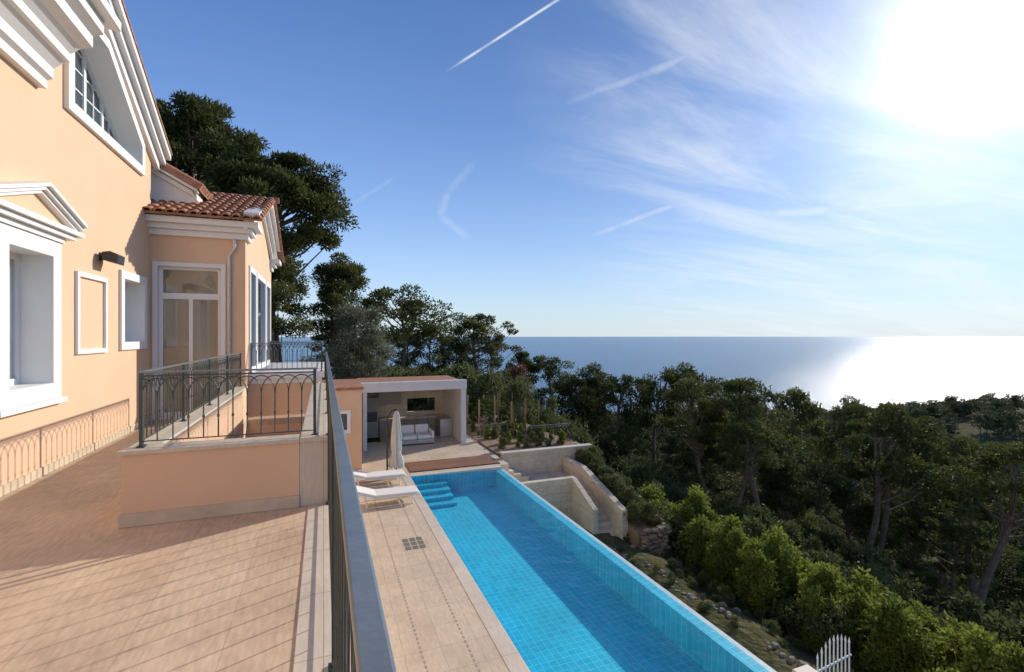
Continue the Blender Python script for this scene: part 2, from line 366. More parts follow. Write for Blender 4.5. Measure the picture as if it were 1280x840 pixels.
tube(V,F,[(-2.02,wy0-.1,2.35),(-2.02,wy0-.07,2.15),(-2.14,wy0-.06,1.95),(-2.14,wy0-.06,-1.95)],.035,8)
for z in (1.2,-.2,-1.4): tube(V,F,[(-2.14,wy0-.06,z),(-2.14,wy0-.06,z+.04)],.045,8)
mesh('downpipe',V,F,WHITEG,villa,smooth=True)
box('balcony_base',wx1+.005,-.12,14.1,18.9,-5.3,-1.25,PEACH,villa)
box('balcony_cornice_low',wx1+.006,-.06,14.04,18.96,-1.248,-1.12,WHITE,villa)
box('balcony_slab',wx1+.007,.02,13.96,19.04,-1.118,-.95,WHITE,villa)
panel('annex_wall',rect(-1.2,1.37,-5.25,-2.05),[rect(.42,.86,-3.6,-2.92)],'Y',19.3,19.55,PEACH,villa)
panel('annex_window_frame',rect(.32,.96,-3.7,-2.82),[rect(.45,.83,-3.57,-2.95)],'Y',19.26,19.4,WHITE,villa)
box('annex_window_glass',.4,.9,19.42,19.44,-3.6,-2.9,GLASS,villa)
box('annex_body',-1.2,1.368,19.56,23,-5.25,-2.06,PEACH,villa)
box('annex_roof_edge',-1.3,1.43,19.22,23,-2.055,-1.95,TERRA,villa)
# ---- terrace
terr=empty('terrace')
hole=rect(-1.70,-.26,6.42,13.0)
panel('terrace_floor',rect(WX+.002,.13,-5,13.44),[hole],'Z',-2.15,-2.0,TRAV,terr)
panel('terrace_base',rect(WX+.004,.10,-4.9,13.43),[hole],'Z',-5.3,-2.152,PEACH,terr)
box('stairwell_floor',-1.75,-.22,6.38,13.05,-4.3,-3.6,TRAV,terr)
box('parapet_front',-1.96,-.262,6.15,6.40,-1.999,-1.25,PEACH,terr)
box('parapet_side',-1.96,-1.71,6.402,13.1,-1.999,-1.25,PEACH,terr)
box('parapet_side_coping',-1.99,-1.68,6.445,13.1,-1.248,-1.20,COPING,terr,.008)
box('parapet_front_coping',-1.99,-.262,6.12,6.44,-1.248,-1.20,COPING,terr,.008)
box('parapet_end_wall',-.258,.13,6.152,13.1,-1.998,-1.25,COPING,terr)
box('parapet_end_coping',-.26,.16,6.12,13.15,-1.248,-1.19,COPING,terr,.01)
box('parapet_skirting',-1.985,-.262,6.128,6.148,-1.998,-1.86,STONE,terr,.004)
box('parapet_skirting_side',-1.983,-1.962,6.152,13,-1.998,-1.86,STONE,terr,.004)
box('wall_skirting',WX+.001,WX+.022,-4,13.4,-1.998,-1.87,STONE,terr,.004)
box('terrace_kerb',-.17,.15,-4,6.118,-1.998,-1.988,COPING,terr,.003)
box('well_far_coping',-1.70,-.28,12.6,12.98,-2.6,-2.42,WHITE,terr)
# ---- railings
def railing(name,p0,p1,z0,z1,sp=.155,toprail=RAILT,posts=True,w=.022,br=.0075,pst=1.9):
    e=empty(name); p0=Vector((p0[0],p0[1],0)); p1=Vector((p1[0],p1[1],0)); ln=(p1-p0).length; d=(p1-p0)/ln
    nrm=Vector((d.y,-d.x,0)); n=max(2,round(ln/sp)); st=ln/n; hh=z1-z0
    V=[];F=[]
    def P(s,z): q=p0+d*s; return (q.x,q.y,z)
    zb=z0+.07; zt=z1-.05; spr=z0+hh*.62
    for i in range(n+1):
        if 0<i<n:
            tube(V,F,[P(i*st,zb),P(i*st,spr)],br,6)
            tube(V,F,[P(i*st,z0+hh*.35),P(i*st,z0+hh*.35+.03)],br*1.8,6)
    for i in range(-1,n):
        pts=[]
        for k in range(0,13):
            a=math.pi*k/12; s=(i+1-math.cos(a))*st; z=spr+math.sin(a)**.8*(zt-.03-spr) if 0<k<12 else spr
            if -1e-6<=s<=ln+1e-6: pts.append(P(s,z))
        if len(pts)>1: tube(V,F,pts,br*.87,5)
    mesh('balusters',V,F,IRON,e)
    def bar(za,zb_,hw,m,nm,ext=0):
        a=p0-d*ext; b=p1+d*ext
        V=[]; 
        for q in (a,b):
            for sx,zz in ((-hw,za),(hw,za),(hw,zb_),(-hw,zb_)): V.append((q.x+nrm.x*sx,q.y+nrm.y*sx,zz))
        o=mesh(nm,V,[(0,1,2,3),(7,6,5,4),(0,4,5,1),(1,5,6,2),(2,6,7,3),(3,7,4,0)],m,e)
        bb=o.modifiers.new('b','BEVEL'); bb.width=.005; bb.segments=2
    bar(z1-.022,z1,w,toprail,'top_rail',.02); bar(z1-.06,z1-.045,.010,IRON,'upper_rail'); bar(z0+.058,z0+.07,.010,IRON,'bottom_rail')
    if posts:
        V=[];F=[]; m=max(1,round(ln/pst))
        for i in range(m+1):
            q=p0+d*(ln*i/m); boxvf(q.x-.016,q.x+.016,q.y-.016,q.y+.016,z0,z1-.023,V,F)
            boxvf(q.x-.035,q.x+.035,q.y-.035,q.y+.035,z0,z0+.015,V,F)
        mesh('posts',V,F,IRON,e)
    return e
railing('terrace_railing',(.06,-3),(.06,6.10),-1.986,-.40,.23,br=.0052,pst=3)
railing('parapet_railing',(-1.83,6.28),(-.10,6.28),-1.20,-.38,.15)
railing('parapet_railing',(-1.84,6.34),(-1.84,13.0),-1.20,-.38,.15)
railing('parapet_railing',(.06,6.2),(.06,13.1),-1.19,-.40,.15)
railing('balcony_railing',(wx1+.05,14.05),(-.05,14.05),-.95,-.18,.12)
railing('balcony_railing',(-.05,14.08),(-.05,18.95),-.95,-.18,.12)
railing('balcony_railing',(wx1+.05,18.97),(-.05,18.97),-.95,-.18,.12)
# ------------------------------------------------------------------ pool & deck
PZ=-5.2
deck=empty('pool_deck')
px0,px1,py0,py1=2.94,6.22,4.9,17.65
box('deck_paving',.131,px0-.302,-8,24,-7.3,-5.12,DECK,deck)
box('deck_far_paving',px0-.30,6.9,py1+.302,22.3,-7.3,-5.121,DECK,deck)
box('deck_near',px0-.30,6.7,-8,py0-.302,-7.3,-5.121,DECK,deck)
box('pool_coping_side',px0-.30,px0,py0-.3,py1+.3,-7.2,-5.112,COPING,deck,.012)
box('pool_coping_far',px0+.002,px1+.28,py1,py1+.3,-7.2,-5.112,COPING,deck,.012)
box('pool_coping_near',px0+.002,px1+.45,py0-.3,py0,-7.2,-5.112,COPING,deck,.012)
box('wood_decking',px0+.1,6.6,py1+.5,py1+1.9,-5.118,-5.085,WOOD,deck,.004)
V=[];F=[]
for i in range(3):
    for j in range(3):
        boxvf(1.84+i*.17,1.84+i*.17+.13,11.6+j*.24,11.6+j*.24+.19,-5.119,-5.114,V,F)
mesh('drain_grate',V,F,mat('grate',(.16,.15,.13),.7,.2,20,0),deck)
V=[];F=[]
y=-2
while y<16.5:
    for x in (1.46,2.2): boxvf(x,x+.03,y,y+.07,-5.119,-5.1165,V,F)
    y+=.125
mesh('slot_drain',V,F,mat('slot',(.38,.31,.23),.8,.2,20,0),deck)
pool=empty('swimming_pool')
mos=tile_mat('pool_mosaic',(.02,.53,.70),(.012,.44,.64),(.14,.64,.74),.15,.15,.5,.008,offset=0,stain=.14,stscale=.8)
bz=-5.85
V=[(px0,py0,-5.12),(px1,py0,-5.21),(px1,py1,-5.21),(px0,py1,-5.12),(px0,py0,bz),(px1,py0,bz),(px1,py1,bz),(px0,py1,bz)]
F=[(4,5,6,7),(0,4,7,3),(1,2,6,5),(0,1,5,4),(3,7,6,2)]
mesh('pool_basin',[(a+(.004 if i in(0,3,4,7) else -.004),b+(.004 if i in(0,1,4,5) else -.004),c) for i,(a,b,c) in enumerate(V)],F,mos,pool)
for i in range(4):
    box('pool_step',px0+.006,px0+1.35-i*.02,py1-.38*(4-i)+.0,py1-.38*(3-i)-.006,bz+.002,-5.74+i*.12,mos,pool,.01)
box('infinity_wall',px1,px1+.22,py0,py1-.001,-8.4,-5.212,mos,pool)
edge=mat('edge_tile',(.50,.62,.62),.4,.15,9,.2,40)
box('infinity_edge',px1+.222,px1+.34,py0,py1-.001,-8.4,-5.215,edge,pool,.01)
wm=bpy.data.materials.new('pool_water'); wm.use_nodes=True; nt=wm.node_tree; nt.nodes.clear()
out=N(nt,'ShaderNodeOutputMaterial'); tr=N(nt,'ShaderNodeBsdfTransparent'); tr.inputs['Color'].default_value=(.80,.98,1,1)
gl=N(nt,'ShaderNodeBsdfGlossy'); gl.inputs['Roughness'].default_value=.02
lw=N(nt,'ShaderNodeLayerWeight'); lw.inputs['Blend'].default_value=.5
pw_=N(nt,'ShaderNodeMath',operation='POWER'); L(nt,lw.outputs['Facing'],pw_.inputs[0]); pw_.inputs[1].default_value=5
fr=N(nt,'ShaderNodeMath',operation='MULTIPLY_ADD'); L(nt,pw_.outputs[0],fr.inputs[0]); fr.inputs[1].default_value=.9; fr.inputs[2].default_value=.02
v=coords(nt); n1=N(nt,'ShaderNodeTexNoise'); n1.inputs['Scale'].default_value=2.8; n1.inputs['Detail'].default_value=6; L(nt,v,n1.inputs['Vector'])
bp=N(nt,'ShaderNodeBump'); bp.inputs['Strength'].default_value=.4; bp.inputs['Distance'].default_value=.1; L(nt,n1.outputs['Fac'],bp.inputs['Height'])
L(nt,bp.outputs[0],gl.inputs['Normal']); L(nt,bp.outputs[0],lw.inputs['Normal'])
mx=N(nt,'ShaderNodeMixShader'); L(nt,fr.outputs[0],mx.inputs[0]); L(nt,tr.outputs[0],mx.inputs[1]); L(nt,gl.outputs[0],mx.inputs[2]); L(nt,mx.outputs[0],out.inputs[0])
mesh('pool_water',[(px0+.002,py0+.002,PZ),(px1+.215,py0+.002,PZ),(px1+.215,py1-.002,PZ),(px0+.002,py1-.002,PZ)],[(0,1,2,3)],wm,pool)
box('corner_pier',6.62,6.95,4.5,5.25,-8.3,-5.06,COPING,deck,.015)
# ------------------------------------------------------------------ garden stair & walls
gs=empty('garden_stairs')
box('landing',6.63,9.72,16.62,18.79,-8.3,-5.9,STONEW,gs)
for i in range(4): box('upper_step',6.5+i*.32,6.82+i*.32,17.98,18.78,-6,-5.28-.15*i,STONE,gs,.01)
box('landing_wall',6.57,8.858,16.36,16.6,-8.3,-5.45,STONEW,gs,.012)
prism('stair_wall_inner',[(16.62,-5.45),(16.3,-5.45),(14.75,-6.15),(14.75,-8.3),(16.62,-8.3)],'X',8.86,9.06,STONEW,gs,.012)
prism('stair_wall_outer',[(18.78,-5.3),(17.2,-5.3),(14.3,-6.15),(14.3,-8.4),(18.78,-8.4)],'X',9.76,10.0,STONEW,gs,.012)
for i in range(9): box('step',9.062,9.758,14.5+i*.26,14.76+i*.26+.02,-8,-7.05+i*.14,STONE,gs,.01)
box('terrace_wall',6.95,11.2,18.82,19.06,-8.3,-4.95,STONEW,gs,.015)
box('terrace_wall_coping',6.9,11.25,18.78,19.1,-4.948,-4.88,COPING,gs,.01)
def rocks(name,p0,p1,zb0,zt0,zb1,zt1,m,size=.28,flat=.6):
    V=[];F=[]; ln=math.hypot(p1[0]-p0[0],p1[1]-p0[1]); n=int(ln/size)
    for i in range(n):
        t=(i+.5)/n; zt=zt0+(zt1-zt0)*t; zb=zb0+(zb1-zb0)*t; k=max(1,int((zt-zb)/(size*flat*.75)))
        for j in range(k):
            cx=p0[0]+(p1[0]-p0[0])*t+R.uniform(-.06,.06); cy=p0[1]+(p1[1]-p0[1])*t+R.uniform(-.06,.06)
            cz=zt-(j+.5)*(zt-zb)/k+R.uniform(-.03,.03); s=size*R.uniform(.5,.8)
            b=len(V)
            for zz,rr in ((-.5*flat,.85),(0,1.05),(.5*flat,.8)):
                for a in range(6):
                    an=a*math.pi/3+R.uniform(-.25,.25); r=s*rr*R.uniform(.8,1.15)
                    V.append((cx+math.cos(an)*r,cy+math.sin(an)*r,cz+zz*s+R.uniform(-.02,.02)))
            for l in range(2):
                for a in range(6): F.append((b+l*6+a,b+l*6+(a+1)%6,b+(l+1)*6+(a+1)%6,b+(l+1)*6+a))
            F.append(tuple(b+a for a in range(6))[::-1]); F.append(tuple(b+12+a for a in range(6)))
    return mesh(name,V,F,m)
prism('planting_bed',[(18.8,-5.5),(13.7,-6.75),(13.7,-8.5),(18.8,-8.5)],'X',10.001,11.05,SOIL)
rocks('dry_stone_wall',(11.1,18.7),(11.15,13.6),-7.9,-5.35,-8.1,-6.55,RUST,.24)
rocks('dry_stone_wall',(10.1,13.65),(11.1,13.65),-7.6,-6.6,-8,-6.6,RUST,.2)
rocks('dry_stone_wall',(11.3,19.5),(11.8,29),-8,-5.1,-7,-5.6,RUST,.35)
V=[];F=[]
for i in range(80):
    t=R.random(); x=8.9+.9*t+R.uniform(-.12,.12)+(R.uniform(0,3) if i%3==0 else 0); y=14.2-t*9+R.uniform(-.1,.1); z=H(x,y)-.03; b=len(V)
    s=R.uniform(.04,.13)
    for zz,rr in ((0,1.),(.5,.9),(.8,.5)):
        for a in range(6):
            an=a*math.pi/3+R.uniform(-.25,.25); r=s*rr*R.uniform(.7,1.3); V.append((x+math.cos(an)*r,y+math.sin(an)*r,z+zz*s))
    for l in range(2):
        for a in range(6): F.append((b+l*6+a,b+l*6+(a+1)%6,b+(l+1)*6+(a+1)%6,b+(l+1)*6+a))
    F.append(tuple(b+12+a for a in range(6)))
mesh('edging_stones',V,F,GREYST)
box('kitchen_garden_soil',6.95,10.95,19.6,29,-5.3,-5.06,SOIL)
V=[];F=[]
for i in range(5):
    for j in range(4):
        x=7.4+i*.85+R.uniform(-.1,.1); y=23.5+j*2.0; tube(V,F,[(x,y,-5.2),(x+R.uniform(-.04,.04),y,-3.3+R.uniform(-.2,.2))],.035,6)
mesh('garden_stakes',V,F,POSTW)
railing('garden_fence',(9.0,20.6),(11.1,20.6),-5.06,-4.2,.14)
g=empty('garden_gate'); V=[];F=[]
for i in range(9):
    x=8.35+i*.125; t=i/8; zt=-5.85+.18*math.sin(math.pi*t)
    tube(V,F,[(x,6.1+.1*t,-7.2),(x,6.1+.1*t,zt)],.014,6); tube(V,F,[(x,6.1+.1*t,zt),(x,6.1+.1*t,zt+.1)],[.022,.002],6)
for z in (-7.0,-6.1): tube(V,F,[(8.3,6.1,z),(9.4,6.2,z)],.018,6)
mesh('gate_bars',V,F,WHITE,g)
# ------------------------------------------------------------------ pavilion
pv=empty('pool_kitchen_pavilion')
pa,pb,qy0,qy1=1.62,6.38,22.3,25.8
box('column_left',pa,pa+.18,qy0,qy0+.35,-5.2,-2.53,WHITEG,pv,.01)
box('column_right',pb-.25,pb,qy0,qy1,-5.2,-2.53,WHITEG,pv,.01)
box('side_wall_left',pa,pa+.17,qy0+.352,qy1,-5.2,-2.53,WHITEG,pv)
box('roof_beam',pa-.15,pb+.02,qy0-.04,qy0+.3,-2.528,-2.10,WHITEG,pv,.015)
box('roof_slab',pa-.14,pb+.01,qy0+.302,qy1+.05,-2.52,-2.2,WHITEG,pv)
box('roof_gravel',pa-.05,pb-.1,qy0+.31,qy1-.05,-2.198,-2.15,TERRA,pv)
panel('back_wall',rect(pa+.17,pb-.25,-5.2,-2.53),[rect(4.1,5.6,-4.0,-3.3)],'Y',qy1-.2,qy1,STONEW,pv)
box('pavilion_floor',px0-.30,9,22.302,26,-5.3,-5.118,DECK,pv)
box('tall_unit',pa+.2,pa+.95,qy1-.85,qy1-.21,-5.11,-3.1,CAB,pv,.01)
box('oven',pa+.27,pa+.88,qy1-.87,qy1-.851,-4.3,-3.8,BLACKM,pv)
for i in range(5):
    box('cabinet',pa+1.0+i*.62,pa+1.6+i*.62,qy1-.82,qy1-.21,-5.11,-4.27,CAB,pv,.012)
    tubeV=[];tubeF=[]; tube(tubeV,tubeF,[(pa+1.1+i*.62,qy1-.84,-4.35),(pa+1.5+i*.62,qy1-.84,-4.35)],.01,6); mesh('handle',tubeV,tubeF,STEEL,pv)
box('worktop',pa+.97,pb-.26,qy1-.86,qy1-.21,-4.268,-4.2,STONE,pv,.006)
box('wall_cupboard',pa+.97,pa+2.1,qy1-.55,qy1-.21,-3.5,-2.85,CAB,pv,.01)
box('sink_unit',pb-.9,pb-.27,qy1-1.9,qy1-.88,-5.11,-4.2,STEEL,pv,.01)
V=[];F=[]; tube(V,F,[(3.6,qy1-.4,-4.2),(3.6,qy1-.4,-3.95),(3.6,qy1-.52,-3.9),(3.6,qy1-.6,-3.98)],.014,6); mesh('tap',V,F,STEEL,pv)
so_=empty('outdoor_sofa'); sx0,sx1,sy0,sy1=3.3,4.9,22.6,23.5
box('base',sx0,sx1,sy0,sy1,-5.06,-4.86,STEEL,so_,.02)
for i in range(2):
    a=sx0+.12+i*.69; box('seat_cushion',a,a+.67,sy0+.02,sy1-.18,-4.858,-4.68,CLOTH,so_,.05)
    box('back_cushion',a+.01,a+.66,sy1-.19,sy1-.02,-4.70,-4.28,CLOTH,so_,.06)
box('armrest',sx0,sx0+.115,sy0,sy1,-4.858,-4.5,CLOTH,so_,.04); box('armrest',sx1-.115,sx1,sy0,sy1,-4.858,-4.5,CLOTH,so_,.04)
V=[];F=[]
for x in (sx0+.08,sx1-.08):
    for y in (sy0+.08,sy1-.08): tube(V,F,[(x,y,-5.118),(x,y,-5.05)],.03,8)
mesh('feet',V,F,BLACKM,so_)
def lounger(x0,yc):
    l=empty('sun_lounger'); w=.33; z=-4.86
    prism('cushion',[(x0+.0,z+.22),(x0+.05,z+.30),(x0+.65,z+.10),(x0+1.9,z+.08),(x0+1.92,z+.01),(x0+.65,z+.015)],'Y',yc-w,yc+w,CLOTH,l,.02)
    V=[];F=[]
    for s in (-1,1):
        y=yc+s*(w+.03); tube(V,F,[(x0+.0,y,z+.2),(x0+.65,y,z-.0),(x0+1.95,y,z-.0)],.022,6)
        for x in (x0+.35,x0+1.7): tube(V,F,[(x,y,z),(x+.03,y,-5.118)],.02,6)
        tube(V,F,[(x0+.35,y,-5.1),(x0+1.7,y,-5.1)],.015,6)
    for x in (x0+.65,x0+1.95,x0+.35): tube(V,F,[(x,yc-w-.03,z-.01),(x,yc+w+.03,z-.01)],.018,6)
    mesh('frame',V,F,WHITE,l)
lounger(.82,15.15); lounger(.72,17.2)
ps=empty('closed_parasol'); X0,Y0=2.5,18.1
V=[];F=[]; K=32; lev=[(-2.75,.02),(-2.9,.09),(-3.3,.13),(-3.8,.17),(-4.2,.16),(-4.3,.13),(-4.5,.19),(-4.8,.23),(-4.83,.2)]
for z,r in lev:
    for k in range(K):
        an=2*math.pi*k/K; rr=r*(1+.28*math.cos(8*an+z)); V.append((X0+math.cos(an)*rr,Y0+math.sin(an)*rr,z+(.04*math.cos(8*an) if z<-4.6 else 0)))
for i in range(len(lev)-1):
    for k in range(K): F.append((i*K+k,i*K+(k+1)%K,(i+1)*K+(k+1)%K,(i+1)*K+k))
mesh('canopy',V,F,PARA,ps,smooth=True)
V=[];F=[]; tube(V,F,[(X0,Y0,-5.05),(X0,Y0,-2.68)],.022,8); tube(V,F,[(X0-.32,Y0+.05,-5.05),(X0-.32,Y0+.05,-3.0),(X0-.15,Y0,-2.75),(X0,Y0,-2.72)],.032,8)
boxvf(X0-.6,X0+.1,Y0-.3,Y0+.35,-5.12,-5.04,V,F); mesh('pole_and_base',V,F,BLACKM,ps)
V=[];F=[]; tube(V,F,[(X0,Y0,-4.3),(X0,Y0,-4.24)],.16,16); mesh('tie_strap',V,F,PARA,ps)
# ------------------------------------------------------------------ vegetation
def leaves(rs,centers,radii,per,lw,ll,flat=.65,shell=.45):
    Vs=[];T=[]
    for (c,r) in zip(centers,radii):
        n=per
        d=rs.normal(size=(n,3)); d/=np.linalg.norm(d,axis=1)[:,None]
        rad=(shell+(1-shell)*rs.rand(n)**.7)*(.78+.45*rs.rand(n))
        p=d*rad[:,None]*np.array([r,r,r*flat])+np.array(c)
        o=d*.7+rs.normal(size=(n,3))*.7+np.array([0,0,.35]); o/=np.linalg.norm(o,axis=1)[:,None]
        s=np.cross(o,rs.normal(size=(n,3))); s/=np.linalg.norm(s,axis=1)[:,None]+1e-9
        L_=ll*(.6+.8*rs.rand(n))[:,None]; W_=lw*(.6+.8*rs.rand(n))[:,None]
        q=np.stack([p-s*W_*.5,p+o*L_*.5-s*W_*.6,p+o*L_,p+o*L_*.45+s*W_*.6],axis=1)
        Vs.append(q.reshape(-1,3))
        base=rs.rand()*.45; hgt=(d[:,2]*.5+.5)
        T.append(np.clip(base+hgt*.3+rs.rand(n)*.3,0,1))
    V=np.concatenate(Vs); return V,np.concatenate(T)
def finish_tree(name,V,F,LV,T,mats):
    nb=len(F); b=len(V); V=list(V)+LV.tolist(); n=len(LV)//4
    F=list(F)+[(b+4*i,b+4*i+1,b+4*i+2,b+4*i+3) for i in range(n)]
    me=bpy.data.meshes.new(name); me.from_pydata(V,[],F)
    for m in mats: me.materials.append(m)
    me.polygons.foreach_set('material_index',[0]*nb+[1]*n)
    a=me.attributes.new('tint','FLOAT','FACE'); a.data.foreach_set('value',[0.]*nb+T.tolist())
    me.update(); return me
def pine_mesh(name,seed,h=10,cr=3.2,cb=.5,ncl=42,per=130,lw=.07,ll=.34,clr=(.45,.95),lean=.8,mats=None,shape='umb',trunk=True,flat=.5):
    r=random.Random(seed); rs=np.random.RandomState(seed)
    V=[];F=[]; ax,ay=r.uniform(-lean,lean),r.uniform(-lean,lean)
    def tp(t): return Vector((ax*math.sin(t*1.7)+.25*math.sin(t*6+seed)-.25*math.sin(seed),ay*math.sin(t*1.5)+.25*math.cos(t*5+seed)-.25*math.cos(seed),h*t*.93))
    if trunk: tube(V,F,[tp(i/10) for i in range(11)],[.022*h*(1-.82*i/10) for i in range(11)],8)
    C=[];Rd=[]
    for i in range(ncl):
        t=r.random()
        if shape=='umb': prof=math.sqrt(max(0,1-(t*.93)**2))*(.72+.28*min(1,t*4)); z=h*(cb+(1-cb)*t*.94)
        else: prof=(1-t)**.6*(.5+.5*min(1,t*5)); z=h*(cb+(1-cb)*t*.96)
        an=r.uniform(0,6.283); rr=cr*prof*math.sqrt(r.uniform(.12,1))*(1+.22*math.sin(an*2+seed)+.15*math.sin(an*3+seed*2))
        b=tp(min(1,z/h)); c=Vector((b.x+math.cos(an)*rr,b.y+math.sin(an)*rr,z+r.uniform(-.3,.3)))
        C.append(c); Rd.append(r.uniform(*clr)*(.75+.25*prof))
        if trunk and i%2==0:
            z0=max(h*.35,z-rr*.55-r.uniform(.2,.8)); a=tp(min(.97,z0/h)); m=(a+c)/2+Vector((0,0,-.12*rr))
            tube(V,F,[a,m,c],[.006*h,.004*h,.0015*h],5)
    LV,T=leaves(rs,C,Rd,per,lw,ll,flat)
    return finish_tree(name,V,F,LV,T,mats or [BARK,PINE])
def bush_mesh(name,seed,h,w,ncl,per,lw,ll,mats,clr=.35,flat=.9,trunk=True,z0=.0,pw=.5,top=0):
    r=random.Random(seed); rs=np.random.RandomState(seed); V=[];F=[];C=[];Rd=[]
    for i in range(ncl):
        t=r.random(); an=r.uniform(0,6.283); prof=math.sin(math.pi*min(1,.15+t*.8))**pw*(1-top*t); rr=w*prof*math.sqrt(r.uniform(.1,1))*.8
        c=Vector((math.cos(an)*rr,math.sin(an)*rr,z0+(h-z0)*(.06+t*.88))); C.append(c); Rd.append(clr*w*r.uniform(.6,1.2)*(1-top*t*.6))
        if trunk: tube(V,F,[(c.x*.1,c.y*.1,0),(c.x*.5,c.y*.5,c.z*.55),tuple(c)],[.03*h/3+.01,.015,.005],5)
    LV,T=leaves(rs,C,Rd,per,lw,ll,flat,.25)
    return finish_tree(name,V,F,LV,T,mats)
def put(name,me,x,y,z=None,s=1,rz=0,parent=None,sz=None):
    o=bpy.data.objects.new(name,me); o.location=(x,y,H(x,y)-.1 if z is None else z); o.rotation_euler=(0,0,rz); o.scale=(s,s,sz or s)
    return link(o,parent)
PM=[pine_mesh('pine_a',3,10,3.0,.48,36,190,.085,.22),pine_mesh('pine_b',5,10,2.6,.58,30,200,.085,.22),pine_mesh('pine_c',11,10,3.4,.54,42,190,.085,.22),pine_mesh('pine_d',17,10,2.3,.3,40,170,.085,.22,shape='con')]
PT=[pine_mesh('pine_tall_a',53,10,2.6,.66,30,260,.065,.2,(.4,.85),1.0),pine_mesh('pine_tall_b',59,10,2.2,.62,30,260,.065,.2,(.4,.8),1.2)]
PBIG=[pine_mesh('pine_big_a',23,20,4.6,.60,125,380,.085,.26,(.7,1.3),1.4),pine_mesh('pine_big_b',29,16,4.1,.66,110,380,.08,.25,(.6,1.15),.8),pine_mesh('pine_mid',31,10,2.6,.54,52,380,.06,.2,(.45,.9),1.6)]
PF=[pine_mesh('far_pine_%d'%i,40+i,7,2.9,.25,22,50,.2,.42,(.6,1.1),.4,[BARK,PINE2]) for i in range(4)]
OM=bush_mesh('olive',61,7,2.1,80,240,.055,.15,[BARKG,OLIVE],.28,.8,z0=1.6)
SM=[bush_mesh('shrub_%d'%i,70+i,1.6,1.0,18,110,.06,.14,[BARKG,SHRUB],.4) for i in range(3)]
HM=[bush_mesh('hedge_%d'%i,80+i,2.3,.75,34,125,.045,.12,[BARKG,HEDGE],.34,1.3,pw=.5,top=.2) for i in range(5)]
RM=bush_mesh('red_shrub',90,5,1.7,50,130,.07,.18,[BARKG,RUSTL],.35)
put('pine_tree',PBIG[0],-8.6,33.5,-5.3,1.0,.4)
put('pine_tree',PBIG[1],-2.6,31.0,-5.3,1.0,2.0)
put('pine_tree',PBIG[2],-2.6,33.5,-5.3,1.02,.7)
put('pine_tree',PBIG[2],-.2,33.0,-5.3,.98,3.3,sz=1.06)
put('pine_tree',PBIG[0],-16,38,-5.3,.9,1.4)
put('pine_tree',PBIG[1],-7.2,36,-5.3,.9,4.4,sz=.85)
put('pine_tree',PM[0],-5.2,38,-5.6,.95,1.4); put('pine_tree',PM[2],-7,30,-5.6,.85,4.4)
put('olive_tree',OM,1.9,28.6,-5.25,1.02,.3)
for (x,y,top,k,rot) in [(5.3,36.6,3.9,2,.3),(8.2,38.5,1.0,0,2),(6.8,41,.8,3,1),(12.4,40.5,2.3,2,4),(14.9,42,.3,0,1),(10.3,39.5,-.2,1,5),
    (17.5,41,-1.4,3,1),(20,42,-1.8,0,3),(22,38,-2.7,1,.4),(24,39,-3.7,3,2.4),(3.0,40,.2,1,1.9),(.8,41,.8,0,2.9)]:
    z=H(x,y)-.1; s=(top-z)/10.1; put('pine_tree',PM[k],x,y,z,min(s*1.1,1.15),rot,sz=s)
for (x,y,top,k,rot,w) in [(23.5,34,-3.2,0,1,.95),(26.2,33,-2.4,2,2,.95),(29.2,32,-2.6,1,3,1.1),(32.5,30.5,-3.2,2,4.2,1.0),(36,28.5,-4.2,0,5,1.0),
    (40.5,26,-5.3,1,2.1,1.0),(43,24,-7.2,0,3.1,.9),(46,23,-9,2,2,.9),(30,25,-8.4,0,2.7,.7),(26,27,-7.4,3,1.1,.75),(23,27,-7.0,0,3.1,.7),(48,19,-11,0,5,1),
    (35,17,-10.8,2,.2,.75),(42,14,-11,0,1.2,.85),(20,29,-6.3,1,2.2,.7),(21.5,38,-3.7,2,5,.8)]:
    z=H(x,y)-.2; s=(top-z)/10.1; put('pine_tree',PM[k],x,y,z,w,rot,sz=s)
for (x,y,top,k,rot,w) in [(25.8,22.1,-2.7,0,.5,1.1),(28.6,18.9,-3.7,1,2.5,1.1),(29.5,13.6,-4.8,0,4,1.1),(24.5,25.5,-2.9,1,1,1.0),(33,20.5,-4.5,0,3,1.1),(36,16,-6.4,1,5,1.1),(22,21.8,-4.9,1,3.4,.8)]:
    z=H(x,y)-.2; s=(top-z)/10.1; put('pine_tree',PT[k],x,y,z,w,rot,sz=s)
put('autumn_shrub',RM,14.4,36,None,1.0,0)
wood=empty('woodland')
cnt=0
while cnt<200:
    az=math.radians(R.uniform(3,78)); d=38+122*R.random()**.9
    x,y=math.sin(az)*d,math.cos(az)*d
    if x<18: continue
    g=H(x,y); hgt=R.uniform(5,9); depth=.365*x+.931*y
    if (g+hgt)/depth>-.13-.03*R.random(): 
        if (g+4.5)/depth>-.135: continue
        hgt=4.5
    o=put('tree_clump',PM[R.randrange(4)] if d<75 else PF[R.randrange(4)],x,y,g-.3,R.uniform(.65,1.05),R.uniform(0,6.28),wood); o.scale[2]=hgt/(10 if d<75 else 7); cnt+=1
forest=empty('distant_forest')
for i in range(2300):
    az=math.radians(R.uniform(0,80)); d=125+300*R.random()**1.1
    x,y=math.sin(az)*d,math.cos(az)*d; g=H(x,y)
    if g<-97: continue
    if az<math.radians(52) and (g+7)/(.365*x+.931*y)>-.14: continue
    put('tree_clump',PF[R.randrange(4)],x,y,g-.8,R.uniform(.8,1.4),R.uniform(0,6.28),forest,sz=R.uniform(.6,1.15))
ug=empty('undergrowth')
for i in range(330):
    x=R.uniform(15,60); y=R.uniform(-4,45)
    put('shrub',SM[R.randrange(3)],x,y,None,R.uniform(.7,1.7),R.uniform(0,6.28),ug)
